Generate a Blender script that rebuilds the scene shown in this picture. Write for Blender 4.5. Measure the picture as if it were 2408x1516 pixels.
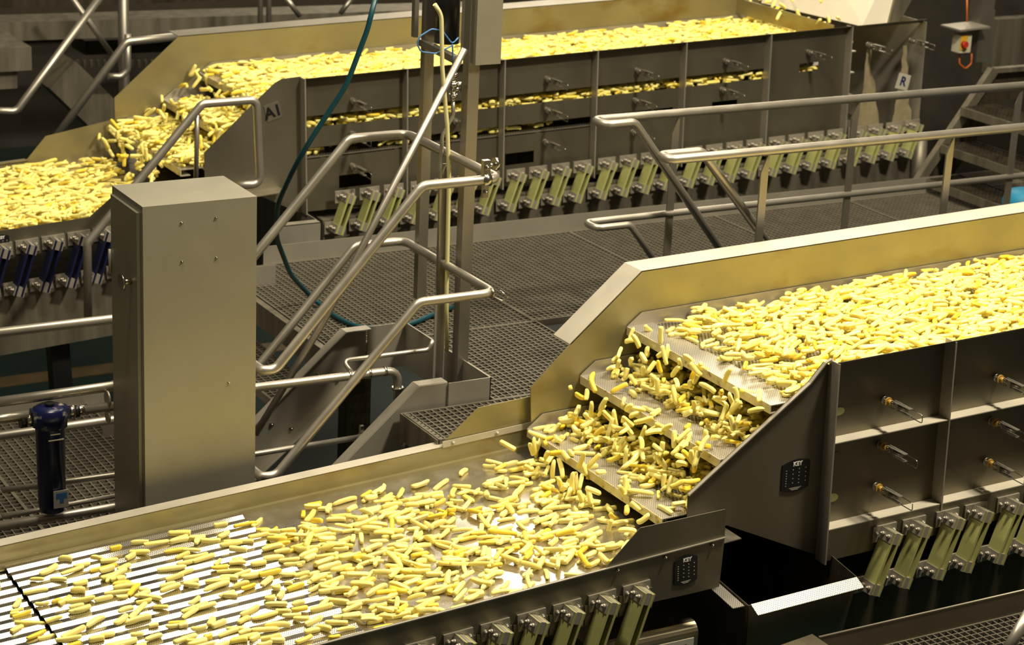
import bpy, math, random
import numpy as np
from mathutils import Vector, Matrix
random.seed(7); rng = np.random.default_rng(7)
# ------------------------------------------------------------------ scene, camera, world, lights
scn = bpy.context.scene
col = scn.collection
for o in list(bpy.data.objects): bpy.data.objects.remove(o)
FPX, YAW, PIT, ROL, TILT = 5001.03, 0.5238923, 0.31332789, -0.04607959, 0.02894191
_f = np.array([math.sin(YAW)*math.cos(PIT), math.cos(YAW)*math.cos(PIT), -math.sin(PIT)])
_r = np.array([math.cos(YAW), -math.sin(YAW), 0.0]); _d = np.cross(_f, _r)
_r2 = _r*math.cos(ROL)+_d*math.sin(ROL); _d2 = -_r*math.sin(ROL)+_d*math.cos(ROL)
CAM = np.array([_r2, _d2, _f])
cd = bpy.data.cameras.new('camera'); cam = bpy.data.objects.new('camera', cd); col.objects.link(cam)
cam.matrix_world = Matrix(((_r2[0], -_d2[0], -_f[0], 0), (_r2[1], -_d2[1], -_f[1], 0), (_r2[2], -_d2[2], -_f[2], 0), (0, 0, 0, 1)))
cd.sensor_width = 36; cd.lens = FPX/2408*36; cd.clip_start = .1; cd.clip_end = 200
cd.dof.use_dof = True; cd.dof.focus_distance = 8.0; cd.dof.aperture_fstop = 4.5
scn.camera = cam
def P(px, py, **k):                       # the world point seen at a photo pixel on the plane x|y|z = value
    v = CAM.T @ np.array([(px-1204)/FPX, (py-758)/FPX, 1.0])
    (a, val), = k.items(); i = 'xyz'.index(a); return v*(val/v[i])
def proj(p):
    q = CAM @ np.asarray(p).T; return q[0]/q[2]*FPX+1204, q[1]/q[2]*FPX+758, q[2]
scn.view_settings.view_transform = 'Standard'; scn.view_settings.look = 'None'
scn.view_settings.gamma = 1; scn.view_settings.exposure = 0.25; scn.view_settings.use_curve_mapping = False
w = bpy.data.worlds.new('hall'); scn.world = w; w.use_nodes = True
w.node_tree.nodes['Background'].inputs[0].default_value = (1.0, .84, .55, 1); w.node_tree.nodes['Background'].inputs[1].default_value = .07
def lamp(x, y, z, sx, sy, power, col_=(1, .89, .68), tgt=None):
    l = bpy.data.lights.new('ceiling_lamp', 'AREA'); l.shape = 'RECTANGLE'; l.size = sx; l.size_y = sy; l.energy = power; l.color = col_
    o = bpy.data.objects.new('ceiling_lamp', l); col.objects.link(o); o.location = (x, y, z)
    if tgt: o.rotation_euler = (Vector(tgt)-Vector((x, y, z))).to_track_quat('-Z', 'Y').to_euler()
    return o
for (lx, ly, lp) in [(6.7, 4.9, 760), (8.4, 9.4, 150), (2.4, 6.6, 230)]:   # high-bay lamps over the line
    lamp(lx, ly, 3.3, .7, .7, lp)
lamp(4.4, 9.7, 3.6, 2.7, 2.0, 165)                                       # broad lamp panel over the walkway
lamp(10.9, 20.6, 4.0, 1.7, 1.8, 130, tgt=(4.0, 6.7, -3.4))               # lamps down the far hall
lamp(16.2, 22.6, 4.4, 6, 4, 420, tgt=(5, 7, -3.0))
FLOOR = -5.2
# ------------------------------------------------------------------ materials
def mat(name, base, rough=.4, metal=0.0, var=.0, vscale=6.0, rvar=0.0, bump=0.0, bscale=60.0, stain=None, stretch=(1, 1, 1), dots=None, sss=0):
    m = bpy.data.materials.new(name); m.use_nodes = True; nt = m.node_tree; N = nt.nodes; L = nt.links
    b = N['Principled BSDF']; b.inputs['Roughness'].default_value = rough; b.inputs['Metallic'].default_value = metal
    tc = N.new('ShaderNodeTexCoord'); mp = N.new('ShaderNodeMapping'); mp.inputs['Scale'].default_value = stretch; L.new(tc.outputs['Object'], mp.inputs[0])
    c = N.new('ShaderNodeRGB'); c.outputs[0].default_value = (*base, 1); cur = c.outputs[0]
    def noise(sc, det=4):
        n = N.new('ShaderNodeTexNoise'); n.inputs['Scale'].default_value = sc; n.inputs['Detail'].default_value = det; L.new(mp.outputs[0], n.inputs['Vector']); return n
    if var:
        n = noise(vscale); r = N.new('ShaderNodeMapRange'); r.inputs[1].default_value = .3; r.inputs[2].default_value = .7; r.inputs[3].default_value = 1-var; r.inputs[4].default_value = 1+var
        L.new(n.outputs[0], r.inputs[0]); mx = N.new('ShaderNodeVectorMath'); mx.operation = 'SCALE'; L.new(cur, mx.inputs[0]); L.new(r.outputs[0], mx.inputs['Scale']); cur = mx.outputs[0]
    if stain:
        sc, thr, scol = stain; n = noise(sc, 5); r = N.new('ShaderNodeMapRange'); r.inputs[1].default_value = thr; r.inputs[2].default_value = thr+.14; L.new(n.outputs[0], r.inputs[0])
        mx = N.new('ShaderNodeMix'); mx.data_type = 'RGBA'; L.new(r.outputs[0], mx.inputs[0]); L.new(cur, mx.inputs[6]); mx.inputs[7].default_value = (*scol, 1); cur = mx.outputs[2]
    if dots:                              # perforated sheet: staggered round holes in the sheet's own plane
        pitch, rad, hole = dots; best = None
        for off in (0, .5):
            a = N.new('ShaderNodeMapping'); a.inputs['Scale'].default_value = (1/pitch, 1/pitch/1.7, 0); a.inputs['Location'].default_value = (off, off, 0); L.new(tc.outputs['Object'], a.inputs[0])
            f = N.new('ShaderNodeVectorMath'); f.operation = 'FRACTION'; L.new(a.outputs[0], f.inputs[0])
            s = N.new('ShaderNodeVectorMath'); s.operation = 'SUBTRACT'; L.new(f.outputs[0], s.inputs[0]); s.inputs[1].default_value = (.5, .5, 0)
            s2 = N.new('ShaderNodeVectorMath'); s2.operation = 'MULTIPLY'; L.new(s.outputs[0], s2.inputs[0]); s2.inputs[1].default_value = (1, 1.7, 0)
            ln = N.new('ShaderNodeVectorMath'); ln.operation = 'LENGTH'; L.new(s2.outputs[0], ln.inputs[0])
            if best is None: best = ln.outputs['Value']
            else:
                mi = N.new('ShaderNodeMath'); mi.operation = 'MINIMUM'; L.new(best, mi.inputs[0]); L.new(ln.outputs['Value'], mi.inputs[1]); best = mi.outputs[0]
        lt = N.new('ShaderNodeMapRange'); lt.inputs[1].default_value = rad-.06; lt.inputs[2].default_value = rad+.06; lt.inputs[3].default_value = 1; lt.inputs[4].default_value = 0; L.new(best, lt.inputs[0])
        mx = N.new('ShaderNodeMix'); mx.data_type = 'RGBA'; L.new(lt.outputs[0], mx.inputs[0]); L.new(cur, mx.inputs[6]); mx.inputs[7].default_value = (*hole, 1); cur = mx.outputs[2]
    L.new(cur, b.inputs['Base Color'])
    if rvar:
        n = noise(vscale*1.7); r = N.new('ShaderNodeMapRange'); r.inputs[1].default_value = .3; r.inputs[2].default_value = .7; r.inputs[3].default_value = max(.03, rough-rvar); r.inputs[4].default_value = rough+rvar
        L.new(n.outputs[0], r.inputs[0]); L.new(r.outputs[0], b.inputs['Roughness'])
    if bump:
        n = noise(bscale, 3); bp = N.new('ShaderNodeBump'); bp.inputs['Strength'].default_value = bump; bp.inputs['Distance'].default_value = .004
        L.new(n.outputs[0], bp.inputs['Height']); L.new(bp.outputs[0], b.inputs['Normal'])
    return m
M = {}
M['steel'] = mat('satin_steel', (0.403, 0.367, 0.302), .44, .62, var=.10, vscale=3, rvar=.06, bump=.05, bscale=90)
M['panel'] = mat('blasted_steel_panel', (.20, .18, .13), .46, .86, var=.13, vscale=2.2, rvar=.06, bump=.05, bscale=70, stretch=(1, 1, .5))
M['wall'] = mat('stained_steel_wall', (.36, .32, .18), .46, .8, var=.08, vscale=3, rvar=.05, stain=(2.3, .57, (.27, .19, .06)), bump=.04, stretch=(1, 1, 1.6))
M['tube'] = mat('polished_tube_steel', (0.446, 0.410, 0.346), .38, .8, var=.07, vscale=5, rvar=.05)
M['deck'] = mat('perforated_deck_steel', (.66, .62, .54), .34, .7, var=.06, vscale=8, dots=(.0085, .27, (.07, .06, .045)))
M['coarse'] = mat('slotted_deck_steel', (.62, .58, .50), .36, .95, var=.06, vscale=8, dots=(.017, .30, (.02, .018, .012)))
M['pan'] = mat('wet_pan_steel', (.60, .56, .48), .27, .95, var=.10, vscale=7, rvar=.09, bump=.10, bscale=22, dots=(.0065, .2, (.28, .26, .22)))
M['rib'] = mat('ribbed_sheet_steel', (.66, .63, .57), .17, .95, var=.04, vscale=7, dots=(.0085, .26, (.16, .15, .13)))
M['wet'] = mat('wet_steel_sheet', (.34, .31, .25), .22, .9, var=.25, vscale=9, rvar=.1, bump=.25, bscale=14)
M['lip'] = mat('scaled_deck_lip', (.60, .55, .40), .5, .6, var=.10, vscale=30, stain=(26, .585, (.2, .13, .04)))
M['grate'] = mat('galvanised_grating', (.15, .132, .098), .6, .45, var=.15, vscale=12)
M['tube_d'] = mat('dull_round_tube', (.36, .33, .28), .42, .9, var=.08, vscale=5)
M['fibre'] = mat('green_glassfibre', (.36, .36, .13), .42, 0, var=.10, vscale=12, stretch=(1, 1, .3))
M['blue_fibre'] = mat('dark_blue_fibre', (.006, .008, .04), .38, 0, var=.2, vscale=12)
M['bolt'] = mat('bright_bolt_steel', (0.504, 0.476, 0.420), .25, 1)
M['brass'] = mat('yellowed_nylon_washer', (0.440, 0.264, 0.048), .45, 0, var=.1, vscale=40)
M['black'] = mat('black_plastic', (.008, .008, .009), .35, 0)
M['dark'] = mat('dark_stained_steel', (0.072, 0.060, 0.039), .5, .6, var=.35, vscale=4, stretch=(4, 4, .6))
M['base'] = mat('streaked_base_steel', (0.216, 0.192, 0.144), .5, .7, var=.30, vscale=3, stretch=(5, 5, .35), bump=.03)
M['bead'] = mat('bead_blasted_steel', (.52, .475, .38), .5, .35, var=.08, vscale=6, rvar=.05)
M['shadow'] = mat('shaded_machine_tone', (.035, .03, .02), .7, 0, var=.3, vscale=3)  # shade of the distant machinery put into its base colour
M['floor'] = mat('teal_floor_coating', (.004, .022, .023), .3, 0, var=.3, vscale=1.2)
M['line'] = mat('ochre_floor_paint', (0.120, 0.080, 0.036), .45, 0, var=.2, vscale=5)
M['hallwall'] = mat('dim_hall_wall', (.16, .13, .09), .8, 0, var=.2, vscale=.8)
M['cab'] = mat('grained_cabinet_steel', (0.347, 0.322, 0.248), .44, .62, var=.09, vscale=2, bump=.05, bscale=220, rvar=.04)
M['housing'] = mat('brushed_housing_steel', (.60, .52, .36), .33, 1, var=.16, vscale=8, stretch=(1, 1, 8))
M['white'] = mat('white_print', (.75, .73, .68), .5, 0)
M['plate'] = mat('etched_plate', (.62, .59, .50), .4, .4)
M['etched'] = mat('grey_tag_plate', (.13, .115, .085), .5, .3)
M['hose'] = mat('teal_rubber_hose', (.002, .042, .055), .38, 0)
M['cable'] = mat('pale_yellow_cable', (.60, .56, .28), .5, 0, var=.08, vscale=9)
M['bluehose'] = mat('blue_air_line', (.05, .16, .36), .35, 0)
M['filterblue'] = mat('blue_filter_paint', (.006, .012, .075), .3, 0, var=.15, vscale=9)
M['filtertop'] = mat('chipped_filter_head', (.006, .010, .065), .3, 0, stain=(28, .60, (.50, .45, .36)))
M['yellow'] = mat('yellow_plastic', (.70, .42, .04), .4, 0)
M['red'] = mat('red_plastic', (.45, .03, .015), .4, 0)
M['orange'] = mat('orange_cable', (.55, .13, .02), .45, 0)
M['cream'] = mat('cream_plastic', (.62, .58, .42), .5, 0)
M['slide'] = mat('white_slide_sheet', (.78, .72, .58), .4, .0, var=.06, vscale=4)
M['tarp'] = mat('bright_blue_tarpaulin', (.01, .17, .30), .5, 0, var=.2, vscale=6)
M['scale'] = mat('dried_starch_scale', (.24, .20, .115), .75, 0, var=.2, vscale=16)
def fry_mat():
    m = bpy.data.materials.new('raw_potato'); m.use_nodes = True; nt = m.node_tree; N = nt.nodes; L = nt.links; b = N['Principled BSDF']
    b.inputs['Roughness'].default_value = .38; b.inputs['Subsurface Weight'].default_value = .25; b.inputs['Subsurface Radius'].default_value = (.012, .008, .002); b.inputs['Subsurface Scale'].default_value = .5
    g = N.new('ShaderNodeNewGeometry'); oi = N.new('ShaderNodeObjectInfo'); a = N.new('ShaderNodeMath'); a.operation = 'ADD'; L.new(g.outputs['Random Per Island'], a.inputs[0]); L.new(oi.outputs['Random'], a.inputs[1])
    f = N.new('ShaderNodeMath'); f.operation = 'FRACT'; L.new(a.outputs[0], f.inputs[0])
    r = N.new('ShaderNodeValToRGB'); e = r.color_ramp.elements; e[0].position = 0; e[0].color = (.84, .66, .08, 1); e[1].position = 1; e[1].color = (.88, .78, .27, 1)
    x = e.new(.08); x.color = (.80, .58, .03, 1); x = e.new(.2); x.color = (.89, .76, .20, 1); x = e.new(.7); x.color = (.90, .80, .26, 1)
    L.new(f.outputs[0], r.inputs[0]); L.new(r.outputs[0], b.inputs['Base Color']); return m
M['fry'] = fry_mat()
# ------------------------------------------------------------------ mesh helpers
class MB:
    def __init__(s): s.v = []; s.f = []; s.sm = []
    def add(s, vs, fs, smooth=False):
        n = len(s.v); s.v += [tuple(map(float, q)) for q in vs]; s.f += [tuple(i+n for i in f) for f in fs]; s.sm += [smooth]*len(fs); return s
    def box(s, a, b):
        x0, y0, z0 = a; x1, y1, z1 = b
        return s.add([(x0,y0,z0),(x1,y0,z0),(x1,y1,z0),(x0,y1,z0),(x0,y0,z1),(x1,y0,z1),(x1,y1,z1),(x0,y1,z1)], [(0,3,2,1),(4,5,6,7),(0,1,5,4),(1,2,6,5),(2,3,7,6),(3,0,4,7)])
    def obox(s, c, ax, h):                  # centre, three axis vectors, half sizes
        c = np.array(c, float); A = [np.array(a, float)/np.linalg.norm(a)*k for a, k in zip(ax, h)]; vs = []
        for sz in (-1, 1):
            for (sx, sy) in ((-1,-1),(1,-1),(1,1),(-1,1)): vs.append(c+A[0]*sx+A[1]*sy+A[2]*sz)
        return s.add(vs, [(0,3,2,1),(4,5,6,7),(0,1,5,4),(1,2,6,5),(2,3,7,6),(3,0,4,7)])
    def bar(s, a, b, wid, thk, up=(0, 0, 1)):
        a = np.array(a, float); b = np.array(b, float); d = b-a; L = np.linalg.norm(d); d /= L; sd = np.cross(d, up); sd /= np.linalg.norm(sd); u = np.cross(sd, d)
        return s.obox((a+b)/2, (d, sd, u), (L/2, wid/2, thk/2))
    def xz(s, pts, y0, y1):                 # polygon in x,z extruded along y
        n = len(pts); vs = [(x, y0, z) for x, z in pts]+[(x, y1, z) for x, z in pts]
        return s.add(vs, [tuple(range(n)), tuple(range(2*n-1, n-1, -1))]+[(i, i+n, (i+1) % n+n, (i+1) % n) for i in range(n)])
    def cyl(s, a, b, r, n=12, r2=None, smooth=True):
        a = np.array(a, float); b = np.array(b, float); d = b-a; d /= np.linalg.norm(d); t = np.array((0, 0, 1.)) if abs(d[2]) < .9 else np.array((1., 0, 0))
        p = np.cross(d, t); p /= np.linalg.norm(p); q = np.cross(d, p); r2 = r if r2 is None else r2; vs = []
        for c, rr in ((a, r), (b, r2)):
            for i in range(n): t_ = 2*math.pi*i/n; vs.append(c+rr*(math.cos(t_)*p+math.sin(t_)*q))
        s.add(vs, [(i, (i+1) % n, (i+1) % n+n, i+n) for i in range(n)], smooth); k = len(s.v)-2*n
        s.f += [tuple(range(k+n-1, k-1, -1)), tuple(range(k+n, k+2*n))]; s.sm += [False, False]; return s
    def bolt(s, c, d, r=.008, h=.008):
        c = np.array(c, float); d = np.array(d, float)/np.linalg.norm(d); s.cyl(c, c+d*h*.6, r, 8); s.cyl(c+d*h*.6, c+d*h*1.2, r*.85, 8, r*.35); return s
    def tube(s, pts, r, bend=.05, n=12, seg=6, caps=True):
        pts = [np.array(p, float) for p in pts]; path = [pts[0]]
        for i in range(1, len(pts)-1):
            a, b, c = pts[i-1], pts[i], pts[i+1]; u = (a-b); v = (c-b); lu, lv = np.linalg.norm(u), np.linalg.norm(v); u /= lu; v /= lv
            ang = math.acos(max(-1, min(1, float(u@v)))); t = min(bend/max(math.tan(ang/2), .05), lu*.48, lv*.48)
            p0 = b+u*t; p1 = b+v*t
            for k in range(seg+1): q = k/seg; path.append((1-q)**2*p0+2*q*(1-q)*b+q*q*p1)
        path.append(pts[-1]); path = [p for i, p in enumerate(path) if i == 0 or np.linalg.norm(p-path[i-1]) > 1e-5]
        nrm = None; vs = []
        for i, p in enumerate(path):
            d = path[min(i+1, len(path)-1)]-path[max(i-1, 0)]; d /= np.linalg.norm(d)
            if nrm is None: t = np.array((0, 0, 1.)) if abs(d[2]) < .9 else np.array((1., 0, 0)); nrm = np.cross(d, t)
            nrm = nrm-d*(nrm@d); nrm /= np.linalg.norm(nrm); q = np.cross(d, nrm)
            for k in range(n): a_ = 2*math.pi*k/n; vs.append(p+r*(math.cos(a_)*nrm+math.sin(a_)*q))
        m = len(path); fs = [(i*n+k, i*n+(k+1) % n, (i+1)*n+(k+1) % n, (i+1)*n+k) for i in range(m-1) for k in range(n)]
        b0 = len(s.v); s.add(vs, fs, True)
        if caps: s.f += [tuple(range(b0+n-1, b0-1, -1)), tuple(range(b0+(m-1)*n, b0+m*n))]; s.sm += [False, False]
        return s
    def lathe(s, prof, c=(0, 0, 0), n=20):
        vs = []
        for r, z in prof:
            for k in range(n): a = 2*math.pi*k/n; vs.append((c[0]+r*math.cos(a), c[1]+r*math.sin(a), c[2]+z))
        return s.add(vs, [(i*n+k, i*n+(k+1) % n, (i+1)*n+(k+1) % n, (i+1)*n+k) for i in range(len(prof)-1) for k in range(n)], True)
    def mesh(s, name, m, shift=None):
        me = bpy.data.meshes.new(name); v = s.v if shift is None else [(a-shift[0], b-shift[1], c-shift[2]) for a, b, c in s.v]
        me.from_pydata(v, [], s.f); me.polygons.foreach_set('use_smooth', s.sm); me.materials.append(m); me.update(); return me
def setp(o, label=None, cat=None, group=None, kind=None):
    for k, v in (('label', label), ('category', cat), ('group', group), ('kind', kind)):
        if v: o[k] = v
    return o
def thing(name, label, cat, loc=(0, 0, 0), tilt=0, group=None, kind=None):
    o = bpy.data.objects.new(name, None); col.objects.link(o); o.empty_display_size = .1
    o.location = loc; o.rotation_euler = (0, -tilt, 0); return setp(o, label, cat, group, kind)
def part(name, mb, m, parent, label=None, kind=None, world=True):   # world=True: mesh written in world metres under an untilted thing
    root = parent
    while root.parent: root = root.parent
    o = bpy.data.objects.new(name, mb.mesh(name, M[m], tuple(root.location) if world else None)); col.objects.link(o); o.parent = parent
    return setp(o, label, kind=kind)
def solo(name, mb, m, label, cat, group=None, kind=None):
    c = np.mean(np.array(mb.v), axis=0); c[2] = min(v[2] for v in mb.v)
    o = bpy.data.objects.new(name, mb.mesh(name, M[m], tuple(c))); col.objects.link(o); o.location = c; return setp(o, label, cat, group, kind)
def place(name, me, parent, loc, label=None):
    o = bpy.data.objects.new(name, me); col.objects.link(o); o.parent = parent; o.location = loc
    if label: o['label'] = label
    return o
def text(name, s, size, m, parent, loc, rot=(math.pi/2, 0, 0), ext=.0006, align='CENTER'):
    cu = bpy.data.curves.new('t', 'FONT'); cu.body = s; cu.size = size; cu.extrude = ext; cu.offset = size*.035; cu.align_x = align; cu.align_y = 'CENTER'
    t = bpy.data.objects.new('t', cu); me = bpy.data.meshes.new_from_object(t); me.name = name; bpy.data.objects.remove(t); me.materials.clear(); me.materials.append(M[m])
    o = bpy.data.objects.new(name, me); col.objects.link(o); o.parent = parent; o.location = loc; o.rotation_euler = rot; return o
# ------------------------------------------------------------------ the hall
fl = MB().box((-6, 1, FLOOR-.1), (22, 26, FLOOR))
o = solo('floor', fl, 'floor', None, None, kind='structure')
yl0 = P(150, 880, z=FLOOR)[1]
part('painted_line', MB().box((-2, yl0-.10, FLOOR), (9, yl0+.10, FLOOR+.004)), 'line', o, 'worn ochre line')
solo('wall_back', MB().box((-6, 26, FLOOR), (22, 26.2, 1.2)), 'hallwall', None, None, kind='structure')
# ------------------------------------------------------------------ shared machine pieces
def latch_protos():
    rod = MB().cyl((0, 0, 0), (0, -.085, 0), .005, 8); rod.cyl((0, .0, 0), (0, -.012, 0), .017, 12)
    for sz in (-.015, .015): rod.obox((0, -.115, sz), ((1, 0, 0), (0, 1, 0), (0, 0, 1)), (.010, .055, .0016))
    rod.box((-.012, -.1, -.016), (.012, -.084, .016)); rod.cyl((0, -.10, 0), (0, -.145, 0), .008, 8)
    wash = MB().cyl((0, -.028, 0), (0, -.033, 0), .019, 16); wash.cyl((0, -.033, 0), (0, -.050, 0), .011, 12)
    loop = MB().tube([(0, -.05, -.017), (.004, -.235, -.021), (.004, -.235, .012), (0, -.05, .017)], .0020, .010, 6, 3)
    return rod.mesh('latch', M['tube_d']), wash.mesh('washer', M['brass']), loop.mesh('wire_handle', M['bolt'])
LR, LW, LH = latch_protos()
LWS = LW.copy(); LWS.materials.clear(); LWS.materials.append(M['tube_d'])
def latch(parent, u, w, v=.06, far_=False):
    a = place('latch', LR, parent, (u, v, w)); place('washer', LWS if far_ else LW, a, (0, 0, 0)); place('wire_handle', LH, a, (0, 0, 0))
def spring_protos(length, m, tag_):
    d = np.array((-.36, 0, -.933)); d /= np.linalg.norm(d); n = np.array((d[2], 0, -d[0])); n = -n
    pl = MB()
    for s in (-1, 1): pl.obox(d*length/2+n*s*.017+np.array((0, -.047, 0)), (d, (0, 1, 0), n), (length/2, .037, .0055))
    br = MB()
    offs = [d*.022, d*(length-.022)]
    for t in (.0,):
        c = np.array((0, -.047, 0.))
        br.obox(c, (d, (0, 1, 0), n), (.024, .036, .011)); br.obox(c-n*.025, (d, (0, 1, 0), n), (.024, .037, .0025)); br.obox(c+n*.025, (d, (0, 1, 0), n), (.024, .037, .0025))
        for yy in (-.018, .018): br.bolt(c-n*.0275+np.array((0, yy, 0)), -n, .0095, .016)
        br.box((c[0]-.06, -.008, c[2]-.034), (c[0]+.06, 0, c[2]+.034))
        for xx in (-.045, .045): br.bolt((c[0]+xx, -.008, c[2]+.004), (0, -1, 0), .009, .010)
    return pl.mesh('leaf_spring', M[m]), br.mesh('clamp_block', M['steel']), offs
def spring(parent, pr, u, v, w):
    a = place('leaf_spring', pr[0], parent, (u, v, w))
    for q in pr[2]: place('clamp_block', pr[1], a, tuple(q))
def nameplate(parent, u, v, w, wd, ht):
    pts = []
    for k in range(9): t = -1+k/4; pts.append((u+t*wd/2, w-ht/2-.12*ht*(1-t*t)+.06*ht))
    for k in range(9): t = 1-k/4; pts.append((u+t*wd/2, w+ht/2+.12*ht*(1-t*t)-.06*ht))
    p = part('nameplate', MB().xz(pts, v-.004, v), 'black', parent, 'black nameplate', world=False)
    q = text('lettering', 'KEY', ht*.2, 'white', p, (u+.05*wd, v-.0045, w+ht*.40))
    dt = MB()
    for j, cx in enumerate((-.34, -.1, .12, .36)):
        for k in range((7, 4, 5, 4)[j]):
            zz = w+ht*.22-k*ht*.6/(7, 4, 5, 4)[j]
            dt.box((u+cx*wd-.0022, v-.0046, zz-.0016), (u+cx*wd+.0022, v-.004, zz+.0016))
    for k in range(3): dt.box((u-(.22-.05*k)*wd, v-.0046, w-ht*(.41+.035*k)), (u+(.22-.05*k)*wd, v-.004, w-ht*(.40+.035*k)))
    part('printed_marks', dt, 'plate', p, world=False)
# ------------------------------------------------------------------ potato strips
FR = []            # (pos, yaw, pitch, roll, length, kind, zone)
def fry_template(bend, taper, seed):
    r = random.Random(seed); n = 4; ring = []; vs = []
    sec = [(-.5, -.32), (.5, -.32), (.5, .32), (-.5, .32)]; sec = [(-.5, -.36), (-.36, -.5), (.36, -.5), (.5, -.36), (.5, .36), (.36, .5), (-.36, .5), (-.5, .36)]
    for i, t in enumerate((-.5, -.40, -.2, .05, .26, .42, .5)):
        k = 1.0
        if i in (0, 6): k = taper[0 if i == 0 else 1]
        if i in (1, 5): k = .74+.24*taper[0 if i == 1 else 1]
        off = bend*(4*t*t-1)*.32
        for (a, b) in sec: vs.append((t, off+a*k*(1+.08*r.uniform(-1, 1)), b*k*(1+.05*r.uniform(-1, 1))))
    m = 7; q = len(sec)
    fs = [(i*q+k, (i+1)*q+k, (i+1)*q+(k+1) % q, i*q+(k+1) % q) for i in range(m-1) for k in range(q)]
    tri = [tuple(range(q)), tuple(range((m-1)*q+q-1, (m-1)*q-1, -1))]
    return np.array(vs), fs+tri
TPL = [fry_template(b, t, i) for i, (b, t) in enumerate([(0, (.86, .8)), (.6, (.8, .6)), (-.75, (.5, .8)), (.3, (.85, .3)), (-.35, (.65, .86)), (1.0, (.35, .5))])]
GRID = {}
def scatter(o, tilt, u0, u1, v0, v1, w, n, ang=0., sd=.5, dens=None, zone='', lift=.014, maxl=4, hide=None, lmean=.073):
    cs, sn = math.cos(tilt), math.sin(tilt); o = np.array(o); tries = 0; k = 0
    while k < n and tries < n*6:
        tries += 1; u = rng.uniform(u0, u1); v = rng.uniform(v0, v1)
        if dens is not None and rng.random() > dens(u, v): continue
        L = float(np.clip(rng.normal(lmean, .019), .032, .115)); a = float(rng.normal(ang, sd)); wid = float(rng.uniform(.0145, .0215))
        m_ = L*abs(math.sin(a))/2+.012; v = min(max(v, v0-.01+m_), v1-m_+.01); pp = o+np.array((u*cs-w*sn, v, u*sn+w*cs)); X, Y, D = proj(pp)
        if not (-300 < X < 3500 and -120 < Y < 1640): tries -= 0; k += 1; continue
        ca, sa = math.cos(a), math.sin(a); cells = set()
        for t in np.linspace(-.42, .42, 5): cells.add((zone, round((u+ca*L*t)/.018), round((v+sa*L*t)/.018)))
        lay = max([GRID.get(c, 0) for c in cells])
        if lay >= maxl: k += .5; continue
        for c in cells: GRID[c] = lay+1
        h = wid/2+lay*lift*.8; pos = o+np.array((u*cs-(w+h)*sn, v, u*sn+(w+h)*cs))
        FR.append((pos, a, float(rng.normal(0, .06 if lay == 0 else .16))-tilt, float(rng.uniform(0, 6.28)) if lay else float(rng.choice([0, 1.571, 3.1416])+rng.normal(0, .08)), L, int(rng.integers(0, len(TPL))), zone if lay == 0 else zone+'_up', wid)); k += 1
def drop(p0, n, zone, spread, direc=(-.12, 0, -.28), yl=.93):
    for _ in range(n):
        t = rng.random(); p = np.array(p0)+np.array((0, rng.random()*yl, 0))+np.array(direc)*np.array((t, 1, t*t))+rng.normal(0, spread, 3)
        FR.append((p, float(rng.uniform(0, 6.28)), float(rng.normal(.6, .6)), float(rng.uniform(0, 6)), float(rng.uniform(.045, .085)), int(rng.integers(0, len(TPL))), zone, .019))
# ------------------------------------------------------------------ shakers
def decks(root, specs, U1, v0, v1):
    for i, (uf, wf) in enumerate(specs):
        dk = MB().box((uf, v0, wf-.004), (uf+.13, v1, wf))
        d = part('deck', dk, 'deck', root, world=False)
        part('slotted_sheet', MB().box((uf+.13, v0, wf-.016), (U1, v1, wf-.008)), 'coarse', d, world=False)
        lp = MB().box((uf-.004, v0, wf-.036), (uf, v1, wf+.001)); lp.box((uf, v0, wf-.036), (uf+.05, v1, wf-.032)); part('front_lip', lp, 'lip', d, world=False)
        part('side_lip', MB().xz([(uf, wf-.036), (U1, wf-.036), (U1, wf+.055), (uf+.07, wf+.055), (uf, wf+.004)], v1-.004, v1), 'steel', d, world=False)
        bm = MB()
        for uu in np.arange(uf+.35, U1, .45): bm.box((uu, v0, wf-.06), (uu+.03, v1, wf-.017))
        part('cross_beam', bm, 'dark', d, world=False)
N0 = (5.033, 6.15, -2.643); NW = 1.12; NU = 3.3
near = thing('vibrating_screen', 'large steel triple deck vibrating screen in the right foreground, heaped with potato strips', 'machine', N0, TILT)
ndecks = [(-.268, -.155), (-.495, -.341), (-.751, -.539)]
decks(near, ndecks, NU, .066, NW-.006)
pan = MB().xz([(.0, -.03), (NU, -.03), (NU, -.865), (.038, -.865), (-.451, -.624), (-.639, -.61), (-.645, -.451), (-.10, -.085), (-.03, -.012)][::-1], .06, .065)
part('side_panel', pan, 'panel', near, world=False)
def fold(u0, u1): return MB().add([(u0, 0, 0), (u1, 0, 0), (u1, .063, -.034), (u0, .063, -.034), (u0, .003, .0), (u1, .003, 0), (u1, .066, -.034), (u0, .066, -.034)], [(0,1,2,3),(7,6,5,4),(0,4,5,1),(1,5,6,2),(2,6,7,3),(3,7,4,0)])
part('top_lip', fold(0, NU), 'panel', near, world=False)
part('end_edge', MB().xz([(-.1, -.085), (-.03, -.012), (0, 0), (0, -.004), (-.028, -.018), (-.098, -.09), (-.645, -.457), (-.645, -.451)][::-1], .045, .06), 'steel', near, world=False)
for k in range(6):
    u = .585*k; part('rib', MB().xz([(u-.004, -.006), (u+.003, -.006), (u+.003, -.864), (u-.004, -.864)], -.004, .06), 'steel', near, world=False)
for w_ in (-.340, -.712):
    for k in range(5): part('ledge', MB().box((.585*k+.005, 0, w_-.004), (.585*k+.578, .06, w_)), 'bead', near, world=False)
for k in range(4): part('skirt_panel', MB().box((.585*k+.005, .0, -.85), (.585*k+.578, .004, -.717)), 'panel', near, world=False)
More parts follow.
